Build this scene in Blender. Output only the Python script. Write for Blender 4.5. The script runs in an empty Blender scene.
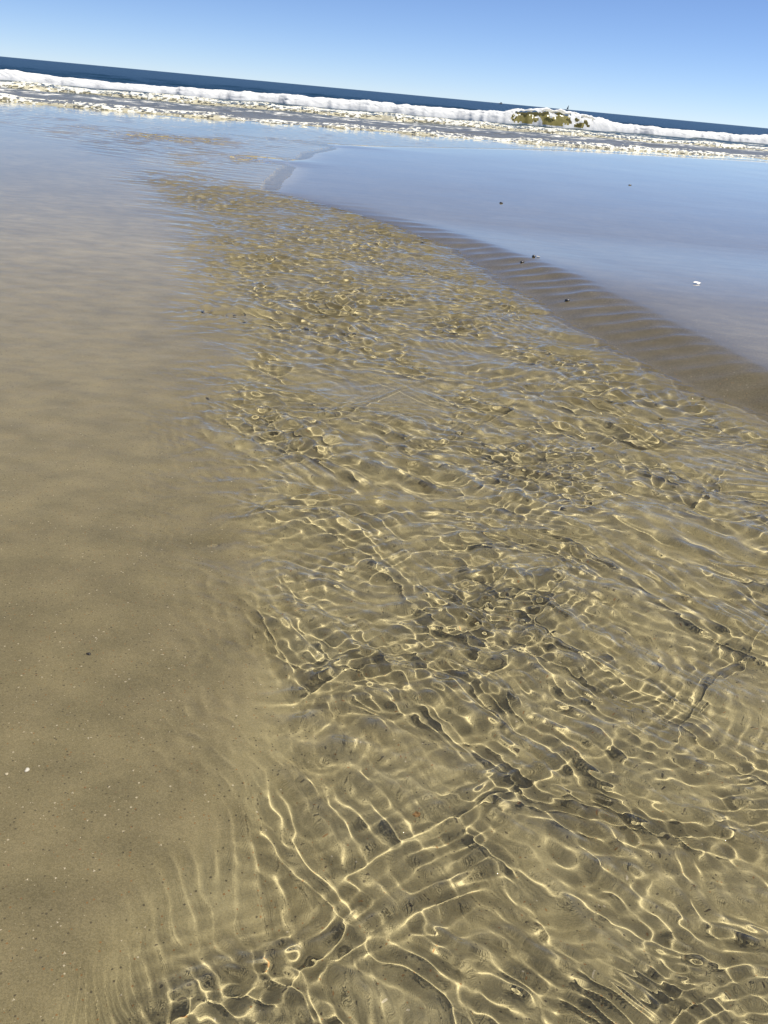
import bpy, math
import numpy as np
from mathutils import Matrix, Vector

rng = np.random.default_rng(11)
scene = bpy.context.scene
COL = scene.collection

# ------------------------------------------------------------------ helpers
def tag(o, label=None, cat=None, group=None, kind=None):
    if label: o['label'] = label
    if cat: o['category'] = cat
    if group: o['group'] = group
    if kind: o['kind'] = kind
    return o

def empty(name, loc=(0, 0, 0), rz=0.0):
    o = bpy.data.objects.new(name, None)
    o.location = loc
    o.rotation_euler = (0, 0, rz)
    o.empty_display_size = 0.1
    COL.objects.link(o)
    return o

def mesh_obj(name, V, Fq, mat, parent=None, smooth=True, attrs=None):
    """V (n,3), Fq (m,4) or list of faces -> one mesh object"""
    me = bpy.data.meshes.new(name)
    V = np.asarray(V, np.float32)
    if isinstance(Fq, np.ndarray):
        k = Fq.shape[1]
        me.vertices.add(len(V)); me.vertices.foreach_set('co', V.ravel())
        me.loops.add(Fq.size); me.loops.foreach_set('vertex_index', Fq.astype(np.int32).ravel())
        me.polygons.add(len(Fq))
        me.polygons.foreach_set('loop_start', np.arange(0, Fq.size, k, dtype=np.int32))
        me.update(calc_edges=True)
    else:
        me.from_pydata([tuple(v) for v in V], [], Fq)
    if smooth:
        me.polygons.foreach_set('use_smooth', np.ones(len(me.polygons), bool))
    for n, a in (attrs or {}).items():
        at = me.attributes.new(n, 'FLOAT', 'POINT')
        at.data.foreach_set('value', np.asarray(a, np.float32))
    me.materials.append(mat)
    me.validate()
    o = bpy.data.objects.new(name, me)
    COL.objects.link(o)
    if parent: o.parent = parent
    return o

def compact(V, Fq, attrs):
    used = np.zeros(len(V), bool); used[Fq.ravel()] = True
    idx = np.cumsum(used) - 1
    return V[used], idx[Fq], {k: a[used] for k, a in attrs.items()}

def sstep(a, b, x):
    t = np.clip((x - a) / (b - a), 0, 1)
    return t * t * (3 - 2 * t)

def vnoise(x, y, seed=0):
    """smooth value noise in [-1, 1]"""
    xi = np.floor(x).astype(np.int64); yi = np.floor(y).astype(np.int64)
    fx = x - xi; fy = y - yi
    fx = fx * fx * fx * (fx * (fx * 6 - 15) + 10); fy = fy * fy * fy * (fy * (fy * 6 - 15) + 10)
    def h(a, b):
        n = (a * 374761393 + b * 668265263 + seed * 1442695041) & 0xffffffff
        n = ((n ^ (n >> 13)) * 1274126177) & 0xffffffff
        n = ((n ^ (n >> 16)) * 2246822519) & 0xffffffff
        return ((n ^ (n >> 15)) & 0xffffff) / float(0x7fffff) - 1.0
    return (h(xi, yi) * (1 - fx) + h(xi + 1, yi) * fx) * (1 - fy) + (h(xi, yi + 1) * (1 - fx) + h(xi + 1, yi + 1) * fx) * fy

def fbm(x, y, seed=0, oct=4, gain=0.5):
    s = 0; a = 1.0; t = 0
    c, sn = math.cos(0.6), math.sin(0.6)
    for i in range(oct):
        s = s + a * vnoise(x, y, seed + 17 * i); t += a
        x, y = (c * x - sn * y) * 2.03, (sn * x + c * y) * 2.03
        a *= gain
    return s / t

# polar sheet: fine in front of the beach-goer, coarse behind
def polar(cx, cy, radii, fine_deg, half=34.0, mid=.5, coarse=3.0):
    th = np.concatenate([np.arange(-half, half + 1e-6, fine_deg), np.arange(half + mid, 75, mid), np.arange(75, 285, coarse), np.arange(285, 360 - half - mid * .5, mid)])
    th = np.radians(th)
    r, t = np.meshgrid(radii, th, indexing='ij')
    X = cx + r * np.sin(t); Y = cy + r * np.cos(t)
    nr, nt = r.shape
    i = np.arange(nr - 1)[:, None]; j = np.arange(nt)[None, :]; j2 = (j + 1) % nt
    Fq = np.stack([i * nt + j, i * nt + j2, (i + 1) * nt + j2, (i + 1) * nt + j], -1).reshape(-1, 4)
    return X.ravel(), Y.ravel(), Fq, nt

def geo(r0, r1, k):
    n = int(math.log(r1 / r0) / k) + 1
    return r0 * np.exp(np.linspace(0, math.log(r1 / r0), n))

# ------------------------------------------------------------------ the lie of the beach (metres)
CAM_H = 1.3
XL = np.array([(-5, -1.2), (0, -.50), (.82, -.38), (1.06, -.35), (1.3, -.31), (1.71, -.27), (2.11, -.36), (2.39, -.48), (2.95, -.55), (3.45, -.71),
               (4.14, -.88), (5.67, -1.13), (7.92, -1.75), (11.1, -3.05), (14.1, -4.1), (17, -6.2), (20, -9.5), (23, -15), (40, -60)])
XR = np.array([(-5, 6.5), (0, 4.3), (2.5, 2.75), (4.25, 1.89), (4.59, 1.66), (5.31, 1.36), (6.32, 1.1), (8.71, .5), (10.0, -.2), (11.2, -1.05), (12.1, -1.75),
               (14.6, -1.9), (20, -2.1), (24, -1.6), (40, 10)])
XC = np.array([(-5, 7.5), (0, 5.0), (2.5, 3.2), (4.0, 2.30), (4.72, 2.03), (5.64, 1.79), (6.41, 1.60), (7.78, 1.20), (9.45, .55), (10.3, .0), (11.2, -.45), (12.1, -.6),
               (14.6, -.3), (20, .1), (24, .9), (40, 13)])
def x_left(y): return np.interp(y, XL[:, 0], XL[:, 1])
def x_right(y): return np.interp(y, XR[:, 0], XR[:, 1])
def x_crest(y): return np.interp(y, XC[:, 0], XC[:, 1])

def line(pts, slope0, slope1):
    p = np.array(pts)
    def f(x):
        x = np.asarray(x, float)
        v = np.interp(x, p[:, 0], p[:, 1])
        return v + np.minimum(x - p[0, 0], 0) * slope0 + np.maximum(x - p[-1, 0], 0) * slope1
    return f
y_swash = line([(-13.7, 31), (-5, 33.6), (6, 38), (19, 47)], .3, .6)
y_second = line([(-20, 45), (-7.5, 49), (7.8, 53.5), (24, 61)], .35, .45)
y_break = line([(-26, 59), (-10, 65.5), (11, 74), (37, 91)], .4, .6)

# standing fronts crossing the near stream: course, height, spacing of the ripples that ride beside each
FRONTS = (([(-.34, .84), (-.27, .87), (-.15, .94), (0, 1.03), (.10, 1.09), (.19, 1.16), (.32, 1.22)], .0085, .032),
          ([(-.04, 1.17), (.06, 1.24), (.19, 1.35), (.39, 1.49), (.58, 1.64)], .0085, .034),
          ([(.23, 1.36), (.31, 1.30), (.46, 1.20), (.58, 1.13), (.69, 1.10), (.80, 1.06)], .0085, .034),
          ([(-.19, 1.41), (-.12, 1.33), (-.05, 1.24), (-.01, 1.20), (.07, 1.10), (.11, .99)], .0070, .036),
          ([(.18, 1.73), (.29, 1.60), (.39, 1.49), (.46, 1.37), (.57, 1.28)], .0070, .036),
          ([(-.21, 1.26), (-.11, 1.18), (-.04, 1.03), (-.02, .94)], .0050, .040),
          ([(.33, 2.43), (.48, 2.21), (.62, 2.03), (.80, 1.87), (.97, 1.70)], .0085, .045),
          ([(-.05, 1.52), (.13, 1.69), (.34, 1.89), (.63, 2.24)], .0070, .040),
          ([(-.42, 2.16), (-.31, 2.04), (-.18, 1.85), (-.09, 1.66)], .0060, .042),
          ([(.44, 1.52), (.60, 1.45), (.75, 1.35), (.86, 1.32)], .0060, .036),
          ([(-.24, 2.31), (.06, 2.47), (.47, 2.66), (.74, 2.68)], .0075, .050),
          ([(-.32, 1.62), (-.16, 1.68), (.02, 1.93), (.27, 2.17)], .0070, .042),
          ([(1.3, 1.9), (1.0, 2.2), (.7, 2.7), (.4, 3.0)], .0075, .06),
          ([(-.5, 2.9), (-.1, 2.75), (.3, 2.85), (.7, 3.05)], .0080, .06))

def stream_profile(x, y):
    """0 outside the stream, 1 in its bed"""
    w1 = .10 * fbm(x * 2.2, y * 1.5, 5, 3)
    dl = (x - x_left(y)) + w1 * (1 + .12 * y)
    dr = (x_right(y) - x) + .06 * fbm(x * 1.4, y * 1.1, 9, 3) * (1 + .1 * y) * np.interp(y, [9.5, 12.5], [1, .25])
    return dl, dr

def seg_dist(x, y, pts):
    """signed distance to a polyline and the position along it"""
    best = np.full(x.shape, 1e9); sg = np.zeros_like(x); al = np.zeros_like(x)
    L = 0
    for (ax, ay), (bx, by) in zip(pts[:-1], pts[1:]):
        dx, dy = bx - ax, by - ay; l = math.hypot(dx, dy)
        t = np.clip(((x - ax) * dx + (y - ay) * dy) / l ** 2, 0, 1)
        qx, qy = x - ax - t * dx, y - ay - t * dy
        d = np.hypot(qx, qy)
        m = d < best
        best = np.where(m, d, best)
        sg = np.where(m, np.sign(dx * qy - dy * qx), sg); al = np.where(m, L + t * l, al)
        L += l
    return best * sg, al / L

def sand_height(x, y):
    dl, dr = stream_profile(x, y)
    inl = sstep(-.08 - .008 * y, .16 + .025 * y, dl)
    inr = sstep(-.03, .5 + .02 * y, dr)
    deep = np.interp(y, [-3, 1, 3, 6, 10, 12.5, 14, 30], [.062, .062, .062, .058, .050, .022, .012, .012])
    base = -.0185 + .035 * sstep(2.5 + .5 * y, 5 + .6 * y, -dl)          # the left flat lies under a calm skin of water
    base = np.where(dl > 0, -.0185, base)
    base = base + (.0025 - base) * sstep(np.interp(y, [10, 13.5], [.3, 2.2]), np.interp(y, [10, 13.5], [-.02, -.6]), dr)
    z = base - deep * inl * inr
    # bed dunes and ripples under the stream
    m = inl * inr
    z += m * (.010 * fbm(x * 2.4, y * 1.7, 21, 3) + .004 * fbm(x * 9, y * 8, 22, 2)) * np.interp(y, [0, 8, 14, 30], [1, .7, .35, .3])
    # scoured steps under the standing fronts
    wx = x + .030 * fbm(x * 3.1, y * 2.7, 61, 3); wy = y + .034 * fbm(x * 2.9, y * 3.0, 63, 3)
    for pts, hgt, lam in FRONTS:
        q = np.nonzero((np.abs(x - np.mean([p[0] for p in pts])) < 1.0) & (np.abs(y - np.mean([p[1] for p in pts])) < 1.0))[0]
        if len(q) == 0: continue
        sd, al = seg_dist(x[q] + .3 * (wx[q] - x[q]), y[q] + .3 * (wy[q] - y[q]), pts)
        z[q] += m[q] * sstep(0, .15, al) * sstep(1, .8, al) * hgt * 1.6 * (sd / .03) * np.exp(-(sd / .032) ** 2)
    # left flat: a barely wet skin of sand with soft low humps
    fl = sstep(0.15, -.12, dl)
    z += fl * (.0020 * fbm(x * 1.8, y * 1.5, 31, 3) + .0038 * fbm(x * 8, y * 7, 32, 3))
    rip = sstep(3.0, 4.0, y) * sstep(8.5, 6., y) * sstep(1.5, .2, -dl) * sstep(-.3, .5, fbm(x * 1.1, y * .7, 34, 2))
    z += fl * rip * .0022 * np.sin(y * 34 + 9 * fbm(x * 1.2, y * 1.0, 33, 3) + x * 16)
    z = np.where((dr > .35) & (-dl < 2.5 + .5 * y), np.minimum(z, -.0146), z)
    # right bank: rises from the stream to a crest, then the broad flat
    b = np.clip(-dr / np.maximum(x_crest(y) - x_right(y), .12), 0, 3)
    near_r = (x > x_left(y) + .3)
    bank = (.105 * np.clip(b, 0, 1) + .012 * sstep(1, .7, b) * sstep(.4, 1, b)) * (1 - .90 * sstep(6.5, 10.8, y))
    z += np.where(near_r, bank, 0)
    rill = sstep(-.05, .25, b) * sstep(1.15, .75, b) * near_r
    ph = y * 2 * np.pi / (.075 + .008 * y) + 1.5 * fbm(x * 1.3, y * .9, 41, 3) + x * 1.0
    z += rill * .0115 * (1 - np.abs(np.sin(ph * .5))) * (.6 + .4 * fbm(x * 3, y * 2, 42, 2)) * np.interp(y, [4, 9, 12], [1, 1, 0])
    flat = sstep(.8, 1.6, b) * near_r
    z += flat * .0035 * fbm(x * .35, y * .3, 43, 3) - flat * .0022 * np.clip(b - 1, 0, 2)
    # sandbars lying across the mouth
    for (bx, by, sx, sy, hh) in ((-5.6, 20.3, 1.3, 1.1, .024), (-4.0, 23.8, 2.6, .9, .022), (-2.9, 17.2, .9, .7, .02), (-8.2, 21.6, 1.3, .7, .02)):
        q = ((x - bx) / sx) ** 2 + ((y - by) / sy) ** 2
        z += hh * np.exp(-q) * (1 + .5 * fbm(x * 2, y * 2, 51, 2))
    # foreshore falls away under the sea
    ds = y - y_swash(x)
    z -= .075 * sstep(-5, 0.5, ds) + .03 * np.clip(ds, 0, 90)
    return z

# ------------------------------------------------------------------ stream surface
def wave_sum(x, y, n, lmin, lmax, dir0, spread, slope, seed, cell):
    """many directional sinusoids, each given the same share of the slope"""
    g = np.random.default_rng(seed)
    s = np.zeros_like(x)
    lam = np.exp(g.uniform(math.log(lmin), math.log(lmax), n))
    ang = dir0 + g.normal(0, spread, n)
    ph = g.uniform(0, 2 * np.pi, n)
    for l, a, p in zip(lam, ang, ph):
        k = 2 * np.pi / l
        fade = sstep(3.2, 6.5, l / cell)
        s += fade * (slope * math.sqrt(2.0 / n) / k) * np.sin(k * (x * math.sin(a) + y * math.cos(a)) + p)
    return s

def water_height(x, y, r):
    cell = np.where(r < 3.6, .0019, .0015) * r
    dl, dr = stream_profile(x, y)
    edge = sstep(-.22 - .05 * y, .14 + .05 * y, dl) * sstep(-.10, np.interp(y, [11, 14], [.40, 1.6]), dr)
    calm = sstep(-.10, .30, dl) * sstep(-.04, .2, dr)
    far = np.interp(y, [0, 1.2, 3, 5, 9, 12.2, 13.5, 20, 30], [.82, .88, 1.05, 1.05, 1.05, 1.05, .45, .28, .28])
    far = far * (1 + sstep(2.5, 5, y) * np.clip(.9 * fbm(x * .9, y * .55, 75, 3), -.5, .6))
    far = far + 1.2 * np.exp(-((x + 5.4) / 1.6) ** 2 - ((y - 20.5) / 1.6) ** 2) + .8 * np.exp(-((x + 3.2) / .9) ** 2 - ((y - 17.2) / .9) ** 2)
    # slow warp so that no crest is ruler straight
    wx = x + .030 * fbm(x * 3.1, y * 2.7, 61, 3) + .012 * fbm(x * 11, y * 10, 62, 2)
    wy = y + .034 * fbm(x * 2.9, y * 3.0, 63, 3) + .012 * fbm(x * 10, y * 11, 64, 2)
    p1 = .5 + .5 * fbm(x * 1.9, y * 1.5, 71, 3) * 1.6
    p2 = .5 + .5 * fbm(x * 2.3, y * 1.8, 72, 3) * 1.8
    p3 = .5 + .5 * fbm(x * 3.0, y * 2.2, 73, 3) * 1.8
    p1, p2, p3 = [np.clip(1.9 * p - .45, 0.0, 1.6) for p in (p1, p2, p3)]
    chop = np.interp(y, [0, 1.7, 2.6, 5, 9, 12.5], [.80, .88, 1.35, 1.8, 1.75, 1.7])
    zl = wave_sum(wx, wy, 14, .20, .60, .15, .6, .085, 81, cell)
    z = p1 * wave_sum(wx, wy, 22, .075, .18, .70, .40, .120, 82, cell)
    z += p2 * wave_sum(wx, wy, 22, .075, .18, -.60, .45, .120, 83, cell)
    z += p3 * wave_sum(wx, wy, 22, .060, .16, .1, .6, .100, 84, cell)
    z += (.10 + .9 * p1 * p3) * wave_sum(wx, wy, 30, .026, .055, .9, .6, .10, 85, cell) * np.interp(y, [1.6, 2.2], [.75, 1.1])
    z += (.10 + .9 * p2 * p3) * wave_sum(wx, wy, 30, .026, .055, -.7, .7, .10, 86, cell) * np.interp(y, [1.6, 2.2], [.75, 1.1])
    z += sstep(3, 6, y) * (.3 + p2) * wave_sum(wx, wy, 26, .055, .11, .2, .9, .100, 88, cell)
    rows = wave_sum(x + .6 * (wx - x), y + .6 * (wy - y), 9, .20, .42, .08, .22, .095, 89, cell) * sstep(1.9, 4, y) * np.clip(.75 + fbm(x * 1.1, y * .8, 76, 2), .2, 1.5)
    z = zl + rows + z * chop
    # short trains of parallel ripples, each over its own patch of bed
    g = np.random.default_rng(87)
    hand = [(-.17, 1.22, 1.15, .13, .12, .040, .24), (-.10, 1.02, 1.3, .10, .07, .036, .16), (.10, 1.32, 1.0, .10, .12, .038, .30), (-.28, 1.10, .9, .10, .12, .036, .20),
            (.22, 1.14, -.3, .09, .12, .040, .26), (.02, 1.85, -.6, .16, .14, .045, .30), (.45, 1.65, .75, .2, .12, .045, .28), (.25, 2.1, .8, .2, .14, .05, .28),
            (.50, .985, .6, .05, .06, .024, .50), (.63, 1.0, -.5, .05, .06, .024, .50), (.60, 1.04, .2, .04, .06, .024, .45), (.045, 1.695, .5, .03, .04, .024, .45)]
    for i in range(260 + len(hand)):
        yc = .75 * (11.5 / .75) ** g.random()
        xa, xb = float(x_left(yc)) + .12, float(x_right(yc)) + .1
        xc = xa + (xb - xa) * g.random() if yc > 2.4 else xa + (min(xb, .62 * yc + .2) - xa) * g.random()
        sc = 1 + .32 * max(yc - 1.2, 0)
        a0 = g.choice([.75, -.7, 1.35, .1]) + g.normal(0, .3)
        sl, sw = sc * g.uniform(.05, .13), sc * g.uniform(.06, .16)
        lam = g.uniform(.026, .046) * (1 + .20 * max(yc - 1.2, 0)); bend = g.normal(0, 1.6) / sc; pp = g.uniform(0, 6.28); sl_amp = g.uniform(.12, .30)
        if i >= 260: xc, yc, a0, sl, sw, lam, sl_amp = hand[i - 260]; bend = 1.0
        R = 3 * max(sl, sw)
        q = np.nonzero((np.abs(x - xc) < R) & (np.abs(y - yc) < R))[0]
        if len(q) == 0: continue
        ux, uy = wx[q] - xc, wy[q] - yc
        al = ux * math.sin(a0) + uy * math.cos(a0); ac = ux * math.cos(a0) - uy * math.sin(a0)
        al2 = al + bend * ac * ac
        k = 2 * np.pi / lam
        z[q] += (.6 if yc < 2.2 and i < 260 else .8) * sl_amp / k * sstep(3.0, 6, lam / cell[q]) * np.exp(-(al / sl) ** 2 - (ac / sw) ** 2) * np.sin(k * al2 + pp)
    # standing fronts that cross the stream in two families, each with its train of small ripples
    for (a0, sp, seed, off) in ((.72, .46, 91, .1), (-.95, .52, 92, .37), (.05, .60, 93, .6)):
        u = (wx * math.sin(a0) + wy * math.cos(a0)) + .10 * fbm(x * 1.2, y * 1.0, seed, 3)
        grow = 1 + .10 * np.clip(y, 0, 14)
        q = u / sp + off
        fr = q - np.floor(q)
        d = np.minimum(fr, 1 - fr) * sp                       # distance to the nearest front
        beh = (fr < .5)
        amp = np.clip(.15 + fbm(x * 2.1, y * 1.6, seed + 5, 3) * 1.9, 0, 1)
        w = np.maximum(.010, 1.3 * cell)
        z += amp * .0050 * np.exp(-np.abs(d) / (w * 1.6))
        k = 2 * np.pi / .036
        z += np.where(beh, 1, .0) * amp * .0011 * sstep(3.2, 6.5, .036 / cell) * np.cos(k * d) * np.exp(-d / .10) * sstep(0, .012, d)
    # the strong fronts close by
    near = np.zeros_like(x)
    for pts, hgt, lam in FRONTS:
        sd, al = seg_dist(x + .3 * (wx - x), y + .3 * (wy - y), pts)
        env = sstep(0, .12, al) * sstep(1, .86, al) * (.75 + .5 * fbm(x * 7, y * 7, 97, 2))
        z += env * 1.35 * hgt * np.exp(-(np.abs(sd) / .027) ** 1.6)
        k = 2 * np.pi / lam
        z += env * .00085 * np.cos(k * sd) * np.where(sd > 0, np.exp(-sd / .14), np.exp(sd / .035)) * sstep(0, .02, np.abs(sd)) * sstep(3, 6, lam / cell)
    # the brimming edge of the stream: a fan of fine ripples running out on to the flat
    a = wave_sum(wx, wy, 14, .035, .06, .9, .5, .110, 99, cell)
    z = z * edge * far * np.interp(y, [0, 1, 2, 4, 30], [.95, .95, 1, 1, 1]) + a * sstep(-.45, -.05, dl) * sstep(.35, .05, dl) * np.clip(.35 + 1.6 * fbm(x * 2.5, y * 2, 98, 2), 0, 1) * sstep(6, 3, y)
    z += wave_sum(wx, wy, 18, .06, .22, .2, 1.2, .012, 100, cell) * np.interp(y, [3, 8], [1, .3]) * sstep(.3, -.1, dl)
    return z

# ------------------------------------------------------------------ materials
def new_mat(name):
    m = bpy.data.materials.new(name); m.use_nodes = True
    nt = m.node_tree; nt.nodes.clear()
    return m, nt, nt.nodes, nt.links

def N(nodes, t, **kw):
    n = nodes.new(t)
    for k, v in kw.items():
        if k in n.inputs: n.inputs[k].default_value = v
        else: setattr(n, k, v)
    return n

def mixc(nodes, links, fac, a, b, bt='MIX'):
    n = nodes.new('ShaderNodeMix'); n.data_type = 'RGBA'; n.blend_type = bt; n.clamp_factor = True
    sa = [s for s in n.inputs if s.name == 'A' and s.type == 'RGBA'][0]
    sb = [s for s in n.inputs if s.name == 'B' and s.type == 'RGBA'][0]
    sf = [s for s in n.inputs if s.name == 'Factor' and s.type == 'VALUE'][0]
    for s, v in ((sf, fac), (sa, a), (sb, b)):
        if isinstance(v, bpy.types.NodeSocket): links.new(v, s)
        elif isinstance(v, (int, float)): s.default_value = v
        else: s.default_value = (*v, 1)
    return [s for s in n.outputs if s.type == 'RGBA'][0]

def math_n(nodes, links, op, a, b=0.0, c=None):
    n = nodes.new('ShaderNodeMath'); n.operation = op
    for i, v in enumerate((a, b) if c is None else (a, b, c)):
        if isinstance(v, bpy.types.NodeSocket): links.new(v, n.inputs[i])
        else: n.inputs[i].default_value = v
    return n.outputs[0]

def ramp(nodes, links, fac, stops):
    n = nodes.new('ShaderNodeValToRGB')
    e = n.color_ramp.elements
    while len(e) < len(stops): e.new(0.5)
    for el, (p, c) in zip(e, stops):
        el.position = p; el.color = (*c, 1) if not isinstance(c, (int, float)) else (c, c, c, 1)
    links.new(fac, n.inputs[0])
    return n.outputs[0]

def sand_material():
    m, nt, nodes, links = new_mat('wet_sand')
    tc = N(nodes, 'ShaderNodeNewGeometry').outputs['Position']
    def noise(scale, detail=4, rough=.55, sx=1, sy=1):
        mp = N(nodes, 'ShaderNodeMapping'); mp.inputs['Scale'].default_value = (sx, sy, 1)
        links.new(tc, mp.inputs['Vector'])
        n = N(nodes, 'ShaderNodeTexNoise', Scale=scale, Detail=detail, Roughness=rough)
        links.new(mp.outputs[0], n.inputs['Vector'])
        return n.outputs['Fac']
    big = noise(.9, 4)
    mid = noise(7, 5, .6)
    c = mixc(nodes, links, ramp(nodes, links, big, [(.35, 0.0), (.65, 1.0)]), (.088, .0755, .043), (.114, .098, .057))
    mottle = noise(6.5, 5, .62, .75, 1.2)
    c = mixc(nodes, links, 1.0, c, ramp(nodes, links, mottle, [(.34, (.86, .86, .87)), (.66, (1.30, 1.28, 1.24))]), 'MULTIPLY')
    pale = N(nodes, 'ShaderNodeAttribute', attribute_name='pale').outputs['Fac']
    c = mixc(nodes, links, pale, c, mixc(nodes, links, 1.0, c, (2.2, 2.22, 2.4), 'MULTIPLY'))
    c = mixc(nodes, links, ramp(nodes, links, mid, [(.38, 0.0), (.68, 1.0)]), c, mixc(nodes, links, .3, c, (.19, .155, .09)))
    c = mixc(nodes, links, 1.0, c, (.80, .81, .86), 'MULTIPLY')
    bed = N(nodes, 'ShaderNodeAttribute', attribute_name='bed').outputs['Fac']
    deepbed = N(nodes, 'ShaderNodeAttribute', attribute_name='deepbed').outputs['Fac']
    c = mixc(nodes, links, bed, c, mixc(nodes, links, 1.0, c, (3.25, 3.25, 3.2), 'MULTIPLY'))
    c = mixc(nodes, links, deepbed, c, mixc(nodes, links, mid, (.32, .270, .140), (.60, .525, .31)))
    # grains
    def vor(scale):
        v = N(nodes, 'ShaderNodeTexVoronoi', Scale=scale, feature='F1')
        links.new(tc, v.inputs['Vector'])
        return v
    g = vor(420)
    sep = N(nodes, 'ShaderNodeSeparateColor'); links.new(g.outputs['Color'], sep.inputs[0])
    c = mixc(nodes, links, .4, c, mixc(nodes, links, sep.outputs[0], (.05, .04, .022), (.26, .215, .13)))
    fine = noise(900, 2, .7)
    c = mixc(nodes, links, ramp(nodes, links, fine, [(.3, 0.35), (.5, 0.0)]), c, (.07, .055, .032))
    # sparse coarse grains: pale shell, rust and dark grains
    for sc, thr, rad, colr in ((120, .90, .24, (.50, .42, .27)), (130, .93, .25, (.28, .15, .06)), (120, .90, .26, (.05, .042, .03)), (75, .965, .16, (.62, .54, .40))):
        v = vor(sc)
        s = N(nodes, 'ShaderNodeSeparateColor'); links.new(v.outputs['Color'], s.inputs[0])
        pick = math_n(nodes, links, 'GREATER_THAN', s.outputs[1], thr)
        dot = math_n(nodes, links, 'LESS_THAN', v.outputs['Distance'], rad)
        f = math_n(nodes, links, 'MULTIPLY', math_n(nodes, links, 'MULTIPLY', pick, dot), .8)
        c = mixc(nodes, links, f, c, colr)
    wet = N(nodes, 'ShaderNodeAttribute', attribute_name='wet').outputs['Fac']
    bs = N(nodes, 'ShaderNodeBsdfPrincipled', Roughness=.9, IOR=1.33)
    links.new(c, bs.inputs['Base Color'])
    bs.inputs['Specular IOR Level'].default_value = 0.0
    bs.inputs['Coat IOR'].default_value = 1.37
    links.new(wet, bs.inputs['Coat Weight'])
    bs.inputs['Coat Roughness'].default_value = .05
    patch = noise(.55, 3, .5, 1, .45)
    links.new(math_n(nodes, links, 'MULTIPLY_ADD', patch, .10, .0), bs.inputs['Coat Roughness'])
    # grain relief on the sand itself, a much softer skin of water over it
    bm = N(nodes, 'ShaderNodeBump', Strength=.55, Distance=.004)
    links.new(math_n(nodes, links, 'ADD', math_n(nodes, links, 'MULTIPLY', fine, .5), math_n(nodes, links, 'MULTIPLY', mid, 1.6)), bm.inputs['Height'])
    links.new(bm.outputs[0], bs.inputs['Normal'])
    skin = noise(2.2, 5, .55, .55, 1.8)
    cb = N(nodes, 'ShaderNodeBump', Strength=.11, Distance=.01)
    links.new(math_n(nodes, links, 'ADD', skin, math_n(nodes, links, 'MULTIPLY', noise(26, 3), .05)), cb.inputs['Height'])
    links.new(cb.outputs[0], bs.inputs['Coat Normal'])
    out = N(nodes, 'ShaderNodeOutputMaterial'); links.new(bs.outputs[0], out.inputs[0])
    return m

def water_material():
    m, nt, nodes, links = new_mat('clear_stream_water')
    g = N(nodes, 'ShaderNodeBsdfGlass', Roughness=0.0, IOR=1.333)
    g.inputs['Color'].default_value = (.985, .985, .955, 1)
    out = N(nodes, 'ShaderNodeOutputMaterial'); links.new(g.outputs[0], out.inputs[0])
    return m

def film_material():
    m, nt, nodes, links = new_mat('thin_water_film')
    fr = N(nodes, 'ShaderNodeFresnel', IOR=1.333)
    t = N(nodes, 'ShaderNodeBsdfTransparent'); t.inputs[0].default_value = (.985, .985, .955, 1)
    g = N(nodes, 'ShaderNodeBsdfGlossy', Roughness=0.0)
    mx = N(nodes, 'ShaderNodeMixShader')
    links.new(fr.outputs[0], mx.inputs[0]); links.new(t.outputs[0], mx.inputs[1]); links.new(g.outputs[0], mx.inputs[2])
    out = N(nodes, 'ShaderNodeOutputMaterial'); links.new(mx.outputs[0], out.inputs[0])
    return m

def sea_material():
    m, nt, nodes, links = new_mat('sea_water')
    tc = N(nodes, 'ShaderNodeNewGeometry').outputs['Position']
    shoal = N(nodes, 'ShaderNodeAttribute', attribute_name='shoal').outputs['Fac']
    lace = N(nodes, 'ShaderNodeAttribute', attribute_name='lace').outputs['Fac']
    base = ramp(nodes, links, shoal, [(0, (.004, .024, .042)), (.45, (.024, .050, .058)), (.8, (.11, .115, .11)), (1, (.14, .13, .10))])
    n1 = N(nodes, 'ShaderNodeTexNoise', Scale=1.6, Detail=6, Roughness=.65); links.new(tc, n1.inputs['Vector'])
    fm = ramp(nodes, links, math_n(nodes, links, 'ADD', n1.outputs['Fac'], math_n(nodes, links, 'MULTIPLY_ADD', lace, .5, -.5)), [(.42, 0.0), (.56, 1.0)])
    c = mixc(nodes, links, fm, base, (.72, .71, .66))
    bs = N(nodes, 'ShaderNodeBsdfPrincipled', IOR=1.333)
    bs.inputs['Specular IOR Level'].default_value = .3
    links.new(c, bs.inputs['Base Color'])
    links.new(math_n(nodes, links, 'MULTIPLY_ADD', fm, .5, .3), bs.inputs['Roughness'])
    n2 = N(nodes, 'ShaderNodeTexNoise', Scale=1.1, Detail=5, Roughness=.6); links.new(tc, n2.inputs['Vector'])
    b = N(nodes, 'ShaderNodeBump', Strength=.6, Distance=.35); links.new(n2.outputs['Fac'], b.inputs['Height'])
    links.new(b.outputs[0], bs.inputs['Normal'])
    out = N(nodes, 'ShaderNodeOutputMaterial'); links.new(bs.outputs[0], out.inputs[0])
    return m

def plain(name, col, rough=.6, var=.25, scale=8.0, spec=.5):
    m, nt, nodes, links = new_mat(name)
    tc = N(nodes, 'ShaderNodeNewGeometry').outputs['Position']
    n = N(nodes, 'ShaderNodeTexNoise', Scale=scale, Detail=4); links.new(tc, n.inputs['Vector'])
    c = mixc(nodes, links, n.outputs['Fac'], tuple(v * (1 - var) for v in col), tuple(min(v * (1 + var), .95) for v in col))
    bs = N(nodes, 'ShaderNodeBsdfPrincipled', Roughness=rough)
    links.new(c, bs.inputs['Base Color']); bs.inputs['Specular IOR Level'].default_value = spec
    b = N(nodes, 'ShaderNodeBump', Strength=.3, Distance=.1 / scale); links.new(n.outputs['Fac'], b.inputs['Height'])
    links.new(b.outputs[0], bs.inputs['Normal'])
    out = N(nodes, 'ShaderNodeOutputMaterial'); links.new(bs.outputs[0], out.inputs[0])
    return m

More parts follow.
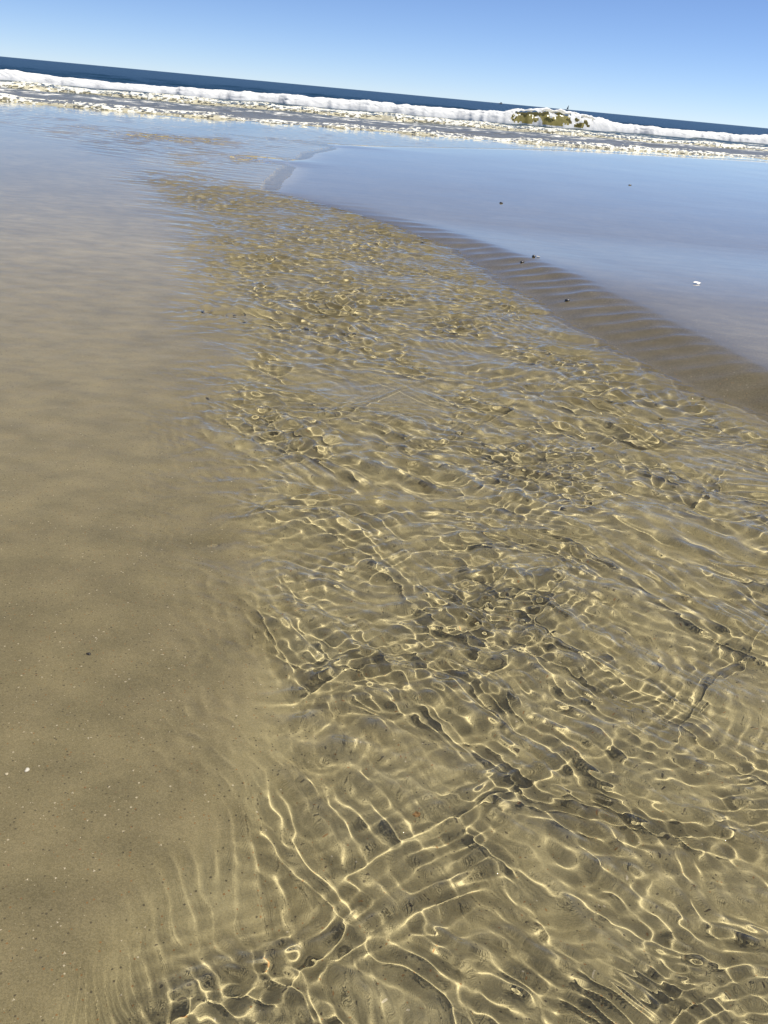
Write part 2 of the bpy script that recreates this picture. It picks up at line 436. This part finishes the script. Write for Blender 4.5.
M_SAND = sand_material()
M_WATER = water_material()
M_FILM = film_material()
M_SEA = sea_material()
M_FOAM = plain('white_foam', (.92, .92, .90), .8, .06, 3.0, .2)
M_FOAM2 = plain('sandy_foam', (.86, .84, .76), .8, .14, 3.0, .2)
M_FACE = plain('olive_wave_water', (.38, .34, .14), .18, .35, 2.5)
def translucent(m, amount, col):
    nt = m.node_tree; bs = [n for n in nt.nodes if n.type == 'BSDF_PRINCIPLED'][0]; out = [n for n in nt.nodes if n.type == 'OUTPUT_MATERIAL'][0]
    t = nt.nodes.new('ShaderNodeBsdfTranslucent'); t.inputs[0].default_value = (*col, 1)
    mx = nt.nodes.new('ShaderNodeMixShader'); mx.inputs[0].default_value = amount
    nt.links.new(bs.outputs[0], mx.inputs[1]); nt.links.new(t.outputs[0], mx.inputs[2]); nt.links.new(mx.outputs[0], out.inputs[0])
translucent(M_FOAM, .28, (.92, .92, .88)); translucent(M_FOAM2, .3, (.85, .82, .70)); translucent(M_FACE, .55, (.62, .55, .22))
M_FACE2 = plain('sandy_wave_water', (.42, .39, .28), .25, .4, 2.5)
M_SHELL = plain('bleached_shell', (.78, .74, .68), .4, .12, 90)
M_PALE = plain('cream_shell', (.60, .52, .38), .45, .2, 120)
M_DARK = plain('dark_pebble', (.045, .040, .038), .35, .4, 70)
M_RUST = plain('rusty_shell', (.30, .16, .08), .45, .3, 120)
M_HULL = plain('dark_hull_paint', (.05, .06, .08), .5, .2, 1.0)
M_CABIN = plain('grey_cabin_paint', (.16, .18, .22), .5, .1, 1.0)
M_SAIL = plain('grey_sailcloth', (.10, .12, .16), .8, .1, 1.0)

# ------------------------------------------------------------------ sand
rad = np.concatenate([geo(.35, 1.1, .02)[:-1], geo(1.1, 5, .0033)[:-1], geo(5, 14, .0045)[:-1], geo(14, 140, .008)[:-1], geo(140, 9000, .12)])
X, Y, Fq, nt = polar(0, -.5, rad, .28)
Z = sand_height(X, Y)
Z = np.maximum(Z, -4.0)
dl, dr = stream_profile(X, Y)
wet = np.where(True, sstep(-.0022, -.0012, Z), 0)
dw = water_height(X, Y, np.hypot(X, Y + .5)) - Z
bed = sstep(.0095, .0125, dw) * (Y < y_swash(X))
bq = -dr / np.maximum(x_crest(Y) - x_right(Y), .12)
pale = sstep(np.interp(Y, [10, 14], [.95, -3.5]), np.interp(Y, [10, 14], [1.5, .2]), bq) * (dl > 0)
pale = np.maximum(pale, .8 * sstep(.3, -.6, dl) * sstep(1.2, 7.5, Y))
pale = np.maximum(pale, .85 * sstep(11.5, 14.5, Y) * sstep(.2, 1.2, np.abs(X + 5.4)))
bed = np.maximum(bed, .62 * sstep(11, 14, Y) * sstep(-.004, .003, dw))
wet = np.maximum(wet, sstep(10.5, 13, Y) * (dw < .0112))
deepbed = sstep(.012, .055, dw) * np.interp(Y, [1.8, 5, 10, 16, 30], [1, .55, .40, .3, 0])
Vs = np.stack([X, Y, Z], 1)
c0 = len(Vs)
Vs = np.vstack([Vs, [[0, -.5, float(sand_height(np.array([0.]), np.array([-.5]))[0])]]])
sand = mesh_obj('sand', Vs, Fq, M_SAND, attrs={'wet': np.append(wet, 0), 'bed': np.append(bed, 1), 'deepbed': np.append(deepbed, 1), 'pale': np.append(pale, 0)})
tag(sand, 'wet brown sand flat reflecting the sky beside the stream', 'sand', kind='structure')
sand.cycles.is_caustics_receiver = True

# ------------------------------------------------------------------ stream water
rad = np.concatenate([geo(.7, 1.15, .01)[:-1], geo(1.15, 3.6, .0019)[:-1], geo(3.6, 12.8, .00145)[:-1], geo(12.8, 60, .0045)])
X, Y, Fq, nt = polar(0, -.5, rad, .088, 28.0)
r = np.hypot(X, Y + .5)
Zw = water_height(X, Y, r)
depth = Zw - sand_height(X, Y)
inside = (Y[Fq] < y_swash(X[Fq]) - .1).all(1) & (np.abs(X[Fq]) < 45).all(1)
dmin = depth[Fq].min(1)
V, Fk, _ = compact(np.stack([X, Y, Zw], 1), Fq[inside & (dmin > .0112)], {})
water = mesh_obj('stream_water', V, Fk, M_WATER)
tag(water, 'clear shallow rippling stream running over the sand to the sea', 'stream', kind='structure')
water.cycles.is_caustics_caster = True
V, Fk, _ = compact(np.stack([X, Y, Zw], 1), Fq[inside & (dmin <= .0112) & (dmin > .0009)], {})
margin = mesh_obj('thin_margin', V, Fk, M_FILM, water)

# ------------------------------------------------------------------ sea
rad = np.concatenate([geo(27, 170, .0045)[:-1], geo(170, 9000, .03)])
X, Y, Fq, nt = polar(0, -.5, rad, .25)
ds = Y - y_swash(X)
db = Y - y_break(X)
r = np.hypot(X, Y)
cell = .0045 * r
z = wave_sum(X, Y, 16, .5, 2.0, .3, .6, .12, 201, cell) + wave_sum(X, Y, 12, 2., 7., .35, .3, .11, 202, cell)
z *= sstep(-.5, 8, ds) * (.35 + .65 * sstep(-4, 6, db))
z += .16 * sstep(.6, .98, np.sin((db - 14) * 2 * np.pi / 17)) * sstep(4, 12, db) * sstep(160, 60, db) * (.5 + fbm(X * .05, Y * .1, 211, 3))
z += -.004 - .0 * ds
shoal = np.interp(ds, [0, 8, 18, 30, 60], [1, .85, .62, .3, 0])
lace = np.clip(np.interp(ds, [-1, 0, 3, 7, 11, 15, 22, 26, 32], [1, .95, .55, .60, .92, .66, .70, .88, .0]), 0, 1) * sstep(3, -1, db)
keep = (ds[Fq] > -.3).all(1)
V, Fk, at = compact(np.stack([X, Y, z], 1), Fq[keep], {'shoal': shoal, 'lace': lace})
sea = mesh_obj('sea', V, Fk, M_SEA, attrs=at)
tag(sea, 'dark blue sea reaching to the horizon', 'sea', kind='structure')

# ------------------------------------------------------------------ surf: three lines of broken water
def surf(name, yline, x0, x1, du, hfun, front, back, lump, holes, mat_foam, label, cat, seed, face=True, nv=44, thick=.05):
    root = empty(name, (0, float(yline(0)), 0))
    oy = float(yline(0))
    u = np.arange(x0, x1, du)
    t = np.linspace(0, 1, nv)
    U, T = np.meshgrid(u, t, indexing='ij')
    h = hfun(U)
    wob = .35 * fbm(U * .35, U * 0, seed, 4) * (front + back)
    prof = np.where(T < .45, np.sin(T / .45 * np.pi / 2) ** .8, np.cos((T - .45) / .55 * np.pi / 2) ** 1.2)
    D = -front * (1 - T / .45) * (T < .45) + back * (T - .45) / .55 * (T >= .45)
    D = D * (.6 + .6 * h / np.max(h))
    def quads(n, m):
        i = np.arange(n - 1)[:, None]; j = np.arange(m - 1)[None, :]
        return np.stack([i * m + j, (i + 1) * m + j, (i + 1) * m + j + 1, i * m + j + 1], -1).reshape(-1, 4)
    Q = quads(len(u), nv)
    yw = yline(U) + wob + D
    if face:
        zz = h * prof * (.9 + .12 * fbm(U * .9, T * 4, seed + 3, 3)) - .10
        mesh_obj('wave_face', np.stack([U, yw + .04 - oy, zz], -1).reshape(-1, 3), Q, M_FACE if np.max(h) > .5 else M_FACE2, root)
    # foam: billowing lumps over the face, torn open where the water shows
    b1 = 1 - np.abs(fbm(U * 1.1, yw * 1.6 + T * 3, seed + 5, 4, .6)) * 2.4
    b2 = 1 - np.abs(fbm(U * 4.5, yw * 5 + T * 7, seed + 6, 3, .6)) * 2.2
    b3 = 1 - np.abs(fbm(U * 1.9, yw * 2.2 + T * 5, seed + 8, 4, .65)) * 2.4
    lum = lump * (.45 * b1 + .30 * b2 + .55 * b3 * sstep(.15, .45, T))
    zz = h * prof + thick * prof + lum * (.25 + .75 * prof) * np.clip(h / np.max(h), .4, 1) - .06
    yy = yw - (thick + .8 * lum * np.sin(np.clip(T / .45, 0, 1) * np.pi)) * (T < .6)
    hole = holes(U, T, yw)
    V = np.stack([U, yy - oy, zz], -1).reshape(-1, 3)
    keep = hole.reshape(-1)[Q].min(1) > 0
    Vc, Qc, _ = compact(V, Q[keep], {})
    tag(mesh_obj('foam', Vc, Qc, mat_foam, root), kind='stuff')
    return tag(root, label, cat)

def h_break(x):
    return np.interp(x, [-60, -26, -10, 4, 7.5, 10, 12.5, 16, 22, 37, 80], [.40, .42, .46, .55, .86, 1.02, .96, .74, .62, .60, .55]) * np.clip(1 + .42 * fbm(x * .11, x * 0, 303, 3), .6, 1.3) * (1 + .10 * fbm(x * .5, x * 0, 301, 4) + .13 * fbm(x * 1.7, x * 0, 302, 3))
def holes_break(U, T, yw):
    n = .95 * fbm(U * 1.25 + T * 3.2, T * 4.2 - U * .5, 311, 4, .6)
    curl = sstep(6.2, 7.4, U) * sstep(14.5, 12.5, U)
    right = sstep(12, 16, U) * .25
    front = sstep(.02, .06, T) * sstep(.40, .30, T)
    back = sstep(.52, .75, T)
    return .85 + n - 1.25 * curl * front * sstep(-.5, .3, n * -1 + .15) - right * front * .0 - back * 1.1
surf('breaking_wave', y_break, -75, 120, .06, h_break, .75, 2.6, .085, holes_break, M_FOAM,
     'tall white breaking wave with an olive curling face before the dark sea', 'wave', 400)
surf('broken_wave', y_second, -55, 85, .04, lambda x: .27 * (1 + .35 * fbm(x * .6, x * 0, 321, 3)), .6, 1.8, .06,
     lambda U, T, yw: 1.5 * fbm(U * 7, T * 14.0, 322, 4, .65) + .5 * fbm(U * .5, T * 2, 323, 2) + .32 - 1.2 * sstep(.5, .9, T) - .55 * sstep(.30, .0, T), M_FOAM2,
     'low broken wave of patchy cream foam between the tall breaker and the swash edge', 'wave', 430, nv=50, thick=.02)
surf('swash_wave', y_swash, -40, 62, .03, lambda x: .17 * (1 + .5 * fbm(x * .7, x * 0, 331, 3)), .5, 1.5, .03,
     lambda U, T, yw: 1.5 * fbm(U * 9, T * 14.0, 332, 4, .65) + .5 * fbm(U * .6, T * 2, 333, 2) + .14 - 1.2 * sstep(.45, .9, T) - .35 * sstep(.2, .0, T), M_FOAM2,
     'thin swash wave of speckled foam with an olive face running up the wet sand', 'wave', 460, nv=50, thick=.012)

# ------------------------------------------------------------------ shells and pebbles
def chip(name, size, mat, loc, label, cat, seed, flat=.45, group=None, rz=0.0, curved=False):
    """a lumpy pebble, or a cupped fan shell"""
    g = np.random.default_rng(seed)
    if curved:
        nr, na = 6, 20
        V = []; F = []
        for side in (0, 1):
            for i in range(nr):
                q = i / (nr - 1)
                for j in range(na):
                    a = -1.15 + 2.3 * j / (na - 1)
                    ribs = 1 + .06 * math.cos(j * math.pi)
                    rr = size * q * ribs * (1 - .10 * (a / 1.15) ** 2)
                    hh = size * .34 * math.sin(q * math.pi * .62 + .15) * math.cos(a * .85) + .02 * size * math.cos(j * math.pi) * q
                    V.append((rr * math.sin(a), rr * math.cos(a) - size * .45, hh - side * size * .05))
        for side in (0, 1):
            o = side * nr * na
            for i in range(nr - 1):
                for j in range(na - 1):
                    f = (o + i * na + j, o + i * na + j + 1, o + (i + 1) * na + j + 1, o + (i + 1) * na + j)
                    F.append(f if side else f[::-1])
        k = nr * na
        for j in range(na - 1):
            a = (nr - 1) * na + j
            F.append((a, a + 1, k + a + 1, k + a))
        o = mesh_obj(name, np.array(V), F, mat)
    else:
        n, mth = 9, 14
        V = []; F = []
        fx, fy = g.uniform(.7, 1.2, 2); p = g.uniform(0, 6, 4)
        for i in range(n):
            a = math.pi * i / (n - 1)
            for j in range(mth):
                b = 2 * math.pi * j / mth
                k = 1 + .14 * math.sin(2 * b + p[0]) + .10 * math.sin(3 * b + p[1]) + .08 * math.sin(3 * a + p[2])
                V.append((size * .5 * fx * k * math.sin(a) * math.cos(b), size * .5 * fy * k * math.sin(a) * math.sin(b), size * .5 * flat * math.cos(a)))
        for i in range(n - 1):
            for j in range(mth):
                F.append((i * mth + j, (i + 1) * mth + j, (i + 1) * mth + (j + 1) % mth, i * mth + (j + 1) % mth))
        o = mesh_obj(name, np.array(V), F, mat)
    x, y = loc
    zs = float(sand_height(np.array([x]), np.array([y]))[0])
    o.location = (x, y, zs + size * (.02 if curved else flat * .22))
    o.rotation_euler = (0, 0, rz)
    o.cycles.is_caustics_receiver = True
    return tag(o, label, cat, group)

chip('scallop_shell', .045, M_SHELL, (2.41, 7.43), 'bleached white shell lying alone on the blue reflecting flat right of the bank', 'shell', 1, curved=True, rz=.4)
chip('pebble', .042, M_DARK, (1.13, 8.12), 'dark pebble with a pale top resting at the upper end of the rippled bank', 'pebble', 2, .7)
chip('scallop_shell', .03, M_PALE, (1.175, 8.15), 'small cream shell lying against a dark pebble on the rippled bank', 'shell', 3, curved=True, rz=2.0)
chip('pebble', .034, M_DARK, (1.00, 7.86), 'dark pebble half way down the rippled bank beside the water', 'pebble', 4, .6)
chip('pebble', .034, M_DARK, (1.19, 6.46), 'lone black pebble on the waterline at the foot of the rippled bank', 'pebble', 5, .6)
chip('pebble', .05, M_DARK, (1.26, 13.24), 'small dark lump lying on the far blue reflecting flat', 'pebble', 6, .5)
chip('pebble', .06, M_DARK, (4.4, 19.2), 'tiny dark speck of weed far out on the right flat', 'pebble', 16, .4)
chip('shell_fragment', .010, M_SHELL, (-.68, 1.352), 'bright white shell fragment at the left edge of the brown sand, larger of the pair', 'shell', 7, .5)
chip('shell_fragment', .0075, M_PALE, (-.715, 1.335), 'cream shell fragment at the left edge of the brown sand, smaller of the pair', 'shell', 8, .5)
chip('pebble', .011, M_DARK, (-.695, 1.76), 'tiny black pebble alone on smooth brown sand at left', 'pebble', 9, .6)

# shell grit strewn over the near left sand
def grit(mat, n, seed, smin, smax):
    g = np.random.default_rng(seed)
    V = []; F = []
    base = np.array([(1, 0, 0), (-.5, .8, 0), (-.5, -.8, 0), (.1, .1, .8), (.1, .1, -.8)])
    fs = [(0, 1, 3), (1, 2, 3), (2, 0, 3), (1, 0, 4), (2, 1, 4), (0, 2, 4)]
    y = .55 + g.random(n) ** 1.3 * 1.9
    x = x_left(y) - .12 - g.random(n) ** 1.1 * (.25 + .5 * y) + .12 * g.normal(size=n)
    zs = sand_height(x, y)
    s = smin * (smax / smin) ** (g.random(n) ** 2.2)
    for i in range(n):
        a = g.uniform(0, 6.28); c, sn = math.cos(a), math.sin(a)
        p = base * s[i] * np.array([1, g.uniform(.6, 1), .5])
        k = len(V)
        for q in p: V.append((x[i] + q[0] * c - q[1] * sn, y[i] + q[0] * sn + q[1] * c, zs[i] + q[2] + s[i] * .1))
        F += [tuple(k + e for e in f) for f in fs]
    return V, F
for mat, n, sd, a, b, nm in ((M_PALE, 1700, 501, .0012, .0042, 'cream'), (M_DARK, 700, 502, .0010, .0032, 'dark'), (M_RUST, 700, 503, .0012, .0036, 'rusty')):
    V, F = grit(mat, n, sd, a, b)
    o = mesh_obj('shell_grit', np.array(V), F, mat, smooth=False)
    o.cycles.is_caustics_receiver = True
    tag(o, nm + ' grains of shell grit strewn over the near brown sand', 'shell grit', kind='stuff')

# ------------------------------------------------------------------ boats on the horizon
def hull_mesh(L, W, Hh):
    n = 13; V = []; F = []
    for i in range(n):
        t = i / (n - 1)
        w = W * .5 * (math.sin(math.pi * min(t * .62 + .19, 1)) ** 1.2 if t < .95 else .05)
        sheer = Hh * (1 + .35 * (2 * t - 1) ** 2)
        xx = L * (t - .5)
        V += [(xx, -w, sheer), (xx, -w * .75, .1 * Hh), (xx, 0, -.3 * Hh), (xx, w * .75, .1 * Hh), (xx, w, sheer)]
    for i in range(n - 1):
        for j in range(4):
            F.append((i * 5 + j, (i + 1) * 5 + j, (i + 1) * 5 + j + 1, i * 5 + j + 1))
        F.append((i * 5, i * 5 + 4, (i + 1) * 5 + 4, (i + 1) * 5))
    F += [(0, 1, 2, 3, 4), tuple((n - 1) * 5 + j for j in (4, 3, 2, 1, 0))]
    return V, F
def box(cx, cy, cz, sx, sy, sz, tap=1.0):
    V = [(cx + a * sx / 2 * (1 if c < 0 else tap), cy + b * sy / 2 * (1 if c < 0 else tap), cz + c * sz / 2) for c in (-1, 1) for a, b in ((-1, -1), (1, -1), (1, 1), (-1, 1))]
    F = [(3, 2, 1, 0), (4, 5, 6, 7), (0, 1, 5, 4), (1, 2, 6, 5), (2, 3, 7, 6), (3, 0, 4, 7)]
    return V, F
def rod(p, q, r0, r1, n=8):
    p = Vector(p); q = Vector(q); d = (q - p).normalized()
    a = d.orthogonal().normalized(); b = d.cross(a)
    V = [tuple(c + rr * (math.cos(2 * math.pi * i / n) * a + math.sin(2 * math.pi * i / n) * b)) for c, rr in ((p, r0), (q, r1)) for i in range(n)]
    F = [(i, (i + 1) % n, n + (i + 1) % n, n + i) for i in range(n)] + [tuple(range(n))[::-1], tuple(range(n, 2 * n))]
    return V, F

BD = 1400.0
sb = tag(empty('sailboat', (BD * .1508, BD, 0), .25), 'tiny dark sailboat upright on the horizon right of the curling wave crest', 'boat')
V, F = hull_mesh(6.5, 2.2, .9); mesh_obj('hull', V, F, M_HULL, sb)
V, F = rod((.3, 0, .8), (.3, 0, 7.2), .14, .08); mesh_obj('mast', V, F, M_HULL, sb, smooth=False)
sv = []; sf = []
for i in range(9):
    t = i / 8
    for j in range(5):
        s = j / 4
        sv.append((.25 - s * 2.5 * (1 - t) ** .9 - .05, .35 * math.sin(s * math.pi) * (1 - t), 1.5 + 5.4 * t))
for side in (0, 1):
    pass
k = len(sv); sv += [(a, b - .05, c) for a, b, c in sv]
for i in range(8):
    for j in range(4):
        f = (i * 5 + j, i * 5 + j + 1, (i + 1) * 5 + j + 1, (i + 1) * 5 + j)
        sf += [f, tuple(k + e for e in f[::-1])]
mesh_obj('sail', sv, sf, M_SAIL, sb)
mb = tag(empty('motorboat', (BD * .0811, BD, 0), .35), 'tiny low grey motorboat on the horizon above the white surf', 'boat')
V, F = hull_mesh(5.5, 2.0, .9); mesh_obj('hull', V, F, M_HULL, mb)
V, F = box(.2, 0, 1.65, 2.2, 1.5, 1.5, .8); mesh_obj('cabin', V, F, M_CABIN, mb, smooth=False)

# ------------------------------------------------------------------ light and sky
SUN_EL, SUN_AZ = math.radians(62), math.radians(72)       # azimuth to the right of straight ahead
w = bpy.data.worlds.new('World'); scene.world = w; w.use_nodes = True
nt = w.node_tree; nt.nodes.clear()
sky = nt.nodes.new('ShaderNodeTexSky'); sky.sky_type = 'NISHITA'; sky.sun_disc = False
sky.sun_elevation = SUN_EL; sky.sun_rotation = SUN_AZ
sky.altitude = 0; sky.air_density = .5; sky.dust_density = 0.0; sky.ozone_density = 6.0
bg = nt.nodes.new('ShaderNodeBackground'); bg.inputs['Strength'].default_value = .112
ow = nt.nodes.new('ShaderNodeOutputWorld')
tint = nt.nodes.new('ShaderNodeMix'); tint.data_type = 'RGBA'; tint.blend_type = 'MULTIPLY'
tint.inputs[0].default_value = 1.0
[q for q in tint.inputs if q.name == 'B' and q.type == 'RGBA'][0].default_value = (.79, .765, .81, 1)
nt.links.new(sky.outputs[0], [q for q in tint.inputs if q.name == 'A' and q.type == 'RGBA'][0])
nt.links.new([q for q in tint.outputs if q.type == 'RGBA'][0], bg.inputs[0]); nt.links.new(bg.outputs[0], ow.inputs[0])
sd = bpy.data.lights.new('sun', 'SUN'); sd.energy = 5.0; sd.angle = math.radians(.53); sd.color = (1, .95, .86)
so = bpy.data.objects.new('sun', sd); COL.objects.link(so)
dirv = Vector((math.sin(SUN_AZ) * math.cos(SUN_EL), math.cos(SUN_AZ) * math.cos(SUN_EL), math.sin(SUN_EL)))
so.rotation_euler = dirv.to_track_quat('Z', 'Y').to_euler()
sd.cycles.is_caustics_light = True

# ------------------------------------------------------------------ camera
FPX = 870.0; ROLL = math.radians(5.356); PITCH = math.atan(418 / FPX)
f = Vector((0, math.cos(PITCH), -math.sin(PITCH))); u0 = Vector((0, math.sin(PITCH), math.cos(PITCH))); x0 = Vector((1, 0, 0))
Rv = math.cos(ROLL) * x0 + math.sin(ROLL) * u0; Uv = math.cos(ROLL) * u0 - math.sin(ROLL) * x0
cd = bpy.data.cameras.new('camera'); cam = bpy.data.objects.new('camera', cd); COL.objects.link(cam)
mw = Matrix.Identity(4)
for i in range(3):
    mw[i][0] = Rv[i]; mw[i][1] = Uv[i]; mw[i][2] = -f[i]
mw[0][3], mw[1][3], mw[2][3] = 0, 0, CAM_H
cam.matrix_world = mw
cd.sensor_fit = 'HORIZONTAL'; cd.sensor_width = 36.0; cd.lens = 36.0 * FPX / 768
cd.clip_start = .05; cd.clip_end = 20000
scene.camera = cam

scene.view_settings.view_transform = 'Standard'
scene.view_settings.look = 'None'
scene.view_settings.exposure = 0.49
scene.view_settings.gamma = 1.0
scene.cycles.max_bounces = 10
scene.cycles.transmission_bounces = 8
scene.cycles.caustics_refractive = True
scene.cycles.caustics_reflective = True
scene.cycles.sample_clamp_indirect = 20.0
scene.cycles.blur_glossy = 0.0
